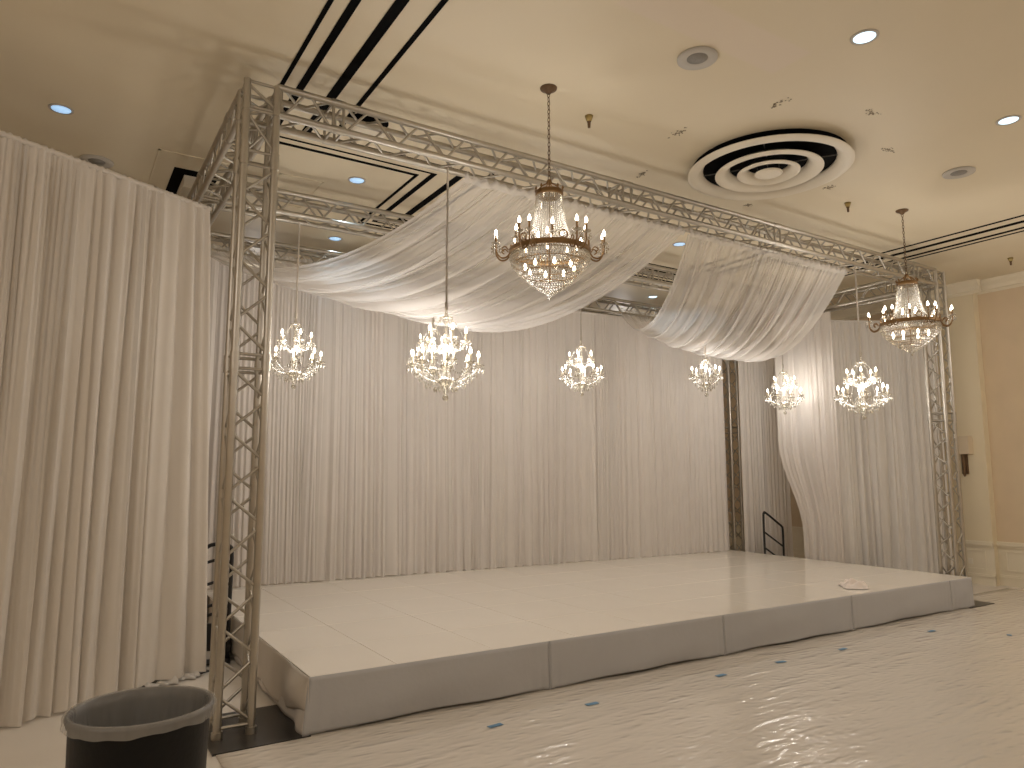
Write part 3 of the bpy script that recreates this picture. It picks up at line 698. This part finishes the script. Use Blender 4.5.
for k in range(2):
    MB().box((.02+.28*k, 0, .23-.115*k), (.30+.28*k, .68, .255-.115*k)).build('tread', 'deck', sp)
for yy in (.01, .65): MB().box((.02, yy, 0), (.56, yy+.02, .115)).build('side_frame', 'black', sp)

# ------------------------------------------------------------------ hand truck left of the stage
ht = thing('hand_truck', 'black hand truck standing behind the front left truss tower', 'hand truck', (.335, 2.07, 0), -.15)
hw = .118
MB().tube(curve([(-hw, 0, .10), (-hw, 0, .60), (-hw, 0, .96), (-hw+.03, 0, 1.03), (0, 0, 1.05), (hw-.03, 0, 1.03), (hw, 0, .96), (hw, 0, .60), (hw, 0, .10)], 6), .018, 8).build('frame', 'black', ht)
for z in (.90, .70, .50, .42): MB().tube([(-hw, 0, z-.02), (0, .015, z+.01), (hw, 0, z-.02)], .014, 8).build('crossbar', 'black', ht)
MB().box((-.14, -.16, .015), (.14, .02, .025)).build('toe_plate', 'black', ht)
MB().box((-.09, .0, .10), (.09, .04, .34)).build('body_panel', 'black', ht)
for sx in (-1, 1): MB().add(*(lambda m: (m.v, m.f))(MB().tube([(sx*.12-.02, .07, .10), (sx*.12+.02, .07, .10)], .10, 18))).build('wheel', 'rubber', ht)

# ------------------------------------------------------------------ rubbish bin
tb = thing('trash_can', 'round black trash can with clear plastic liner folded over its rim', 'trash can', (-.60, -1.51, 0))
R0 = .285
MB().lathe([(0, .01), (.245, .01), (.255, .0), (.26, .03), (R0-.012, .66), (R0-.004, .665), (R0+.004, .69), (R0, .705), (R0-.012, .70), (R0-.02, .66), (.245, .03), (0, .03)], 44).build('body', 'bin', tb)
lr = random.Random(9); ph = [lr.uniform(0, 6) for _ in range(6)]
def liner(u, v):
    a = 2*PI*u; wv = math.sin(a*9+ph[0])+.6*math.sin(a*17+ph[1])+.5*math.sin(a*31+ph[2])
    if v < .35:                                   # outer skirt hanging over the rim
        t = v/.35; hem = .666-.004*math.sin(a*5+ph[3])-.003*math.sin(a*13+ph[4])-.010*max(0, math.sin(a*3+ph[5]))**6
        z = hem+(.700-hem)*t; r = R0+.012+.004*wv*(1-t)*.6
    elif v < .5:
        t = (v-.35)/.15; z = .700+.012*math.sin(PI*t); r = R0+.012-.034*t
    else:
        t = (v-.5)/.5; z = .700-.62*t; r = (R0-.022)*(1-t*.26)-.012*t-.010*wv*t**.5*(1 if t < .9 else .4)
    return (r*math.cos(a), r*math.sin(a), z)
MB().grid(liner, 160, 30).build('liner', 'liner', tb)

# ------------------------------------------------------------------ plastic floor sheets and tape
def sheet(x0, x1, y0, y1, z, lb, seed):
    r = random.Random(seed); k = [(r.uniform(-4, 4), r.uniform(-4, 4), r.uniform(0, 6)) for _ in range(9)]
    def fn(u, v):
        x = x0+(x1-x0)*u; y = y0+(y1-y0)*v
        h = sum(math.sin(a*x+b*y+c) for a, b, c in k)/9
        return (x, y, z+.004+.004*h)
    return tag(solidify(MB().grid(fn, 150, 60).build('plastic_floor_sheet', 'plastic', None), .0006), lb, 'plastic sheet')
sheet(-.05, 11.05, -6.5, .25, .0005, 'wide glossy crinkled plastic sheet covering the floor before the stage', 2)
for x, y, a, lb in ((1.64, -.73, .1, 'blue tape strip on the plastic, nearest to the camera'), (2.48, -.715, .0, 'second blue tape strip from the left in the row on the plastic'), (3.87, -.70, .05, 'third blue tape strip from the left in the row on the plastic'),
                    (4.66, -.69, -.1, 'fourth blue tape strip from the left in the row on the plastic'), (5.57, -.70, .1, 'fifth blue tape strip from the left in the row on the plastic'), (7.11, -.73, .0, 'sixth and farthest blue tape strip in the row on the plastic'), (7.60, -1.27, .5, 'small blue tape scrap at the far right of the floor')):
    L = .055 if x < 7.5 else .03
    tag(MB().box((-L, -.022, 0), (L, .022, .0012)).build('tape_strip', 'tape', None, (x, y, .0095), a), lb, 'tape', 'blue tape strips')
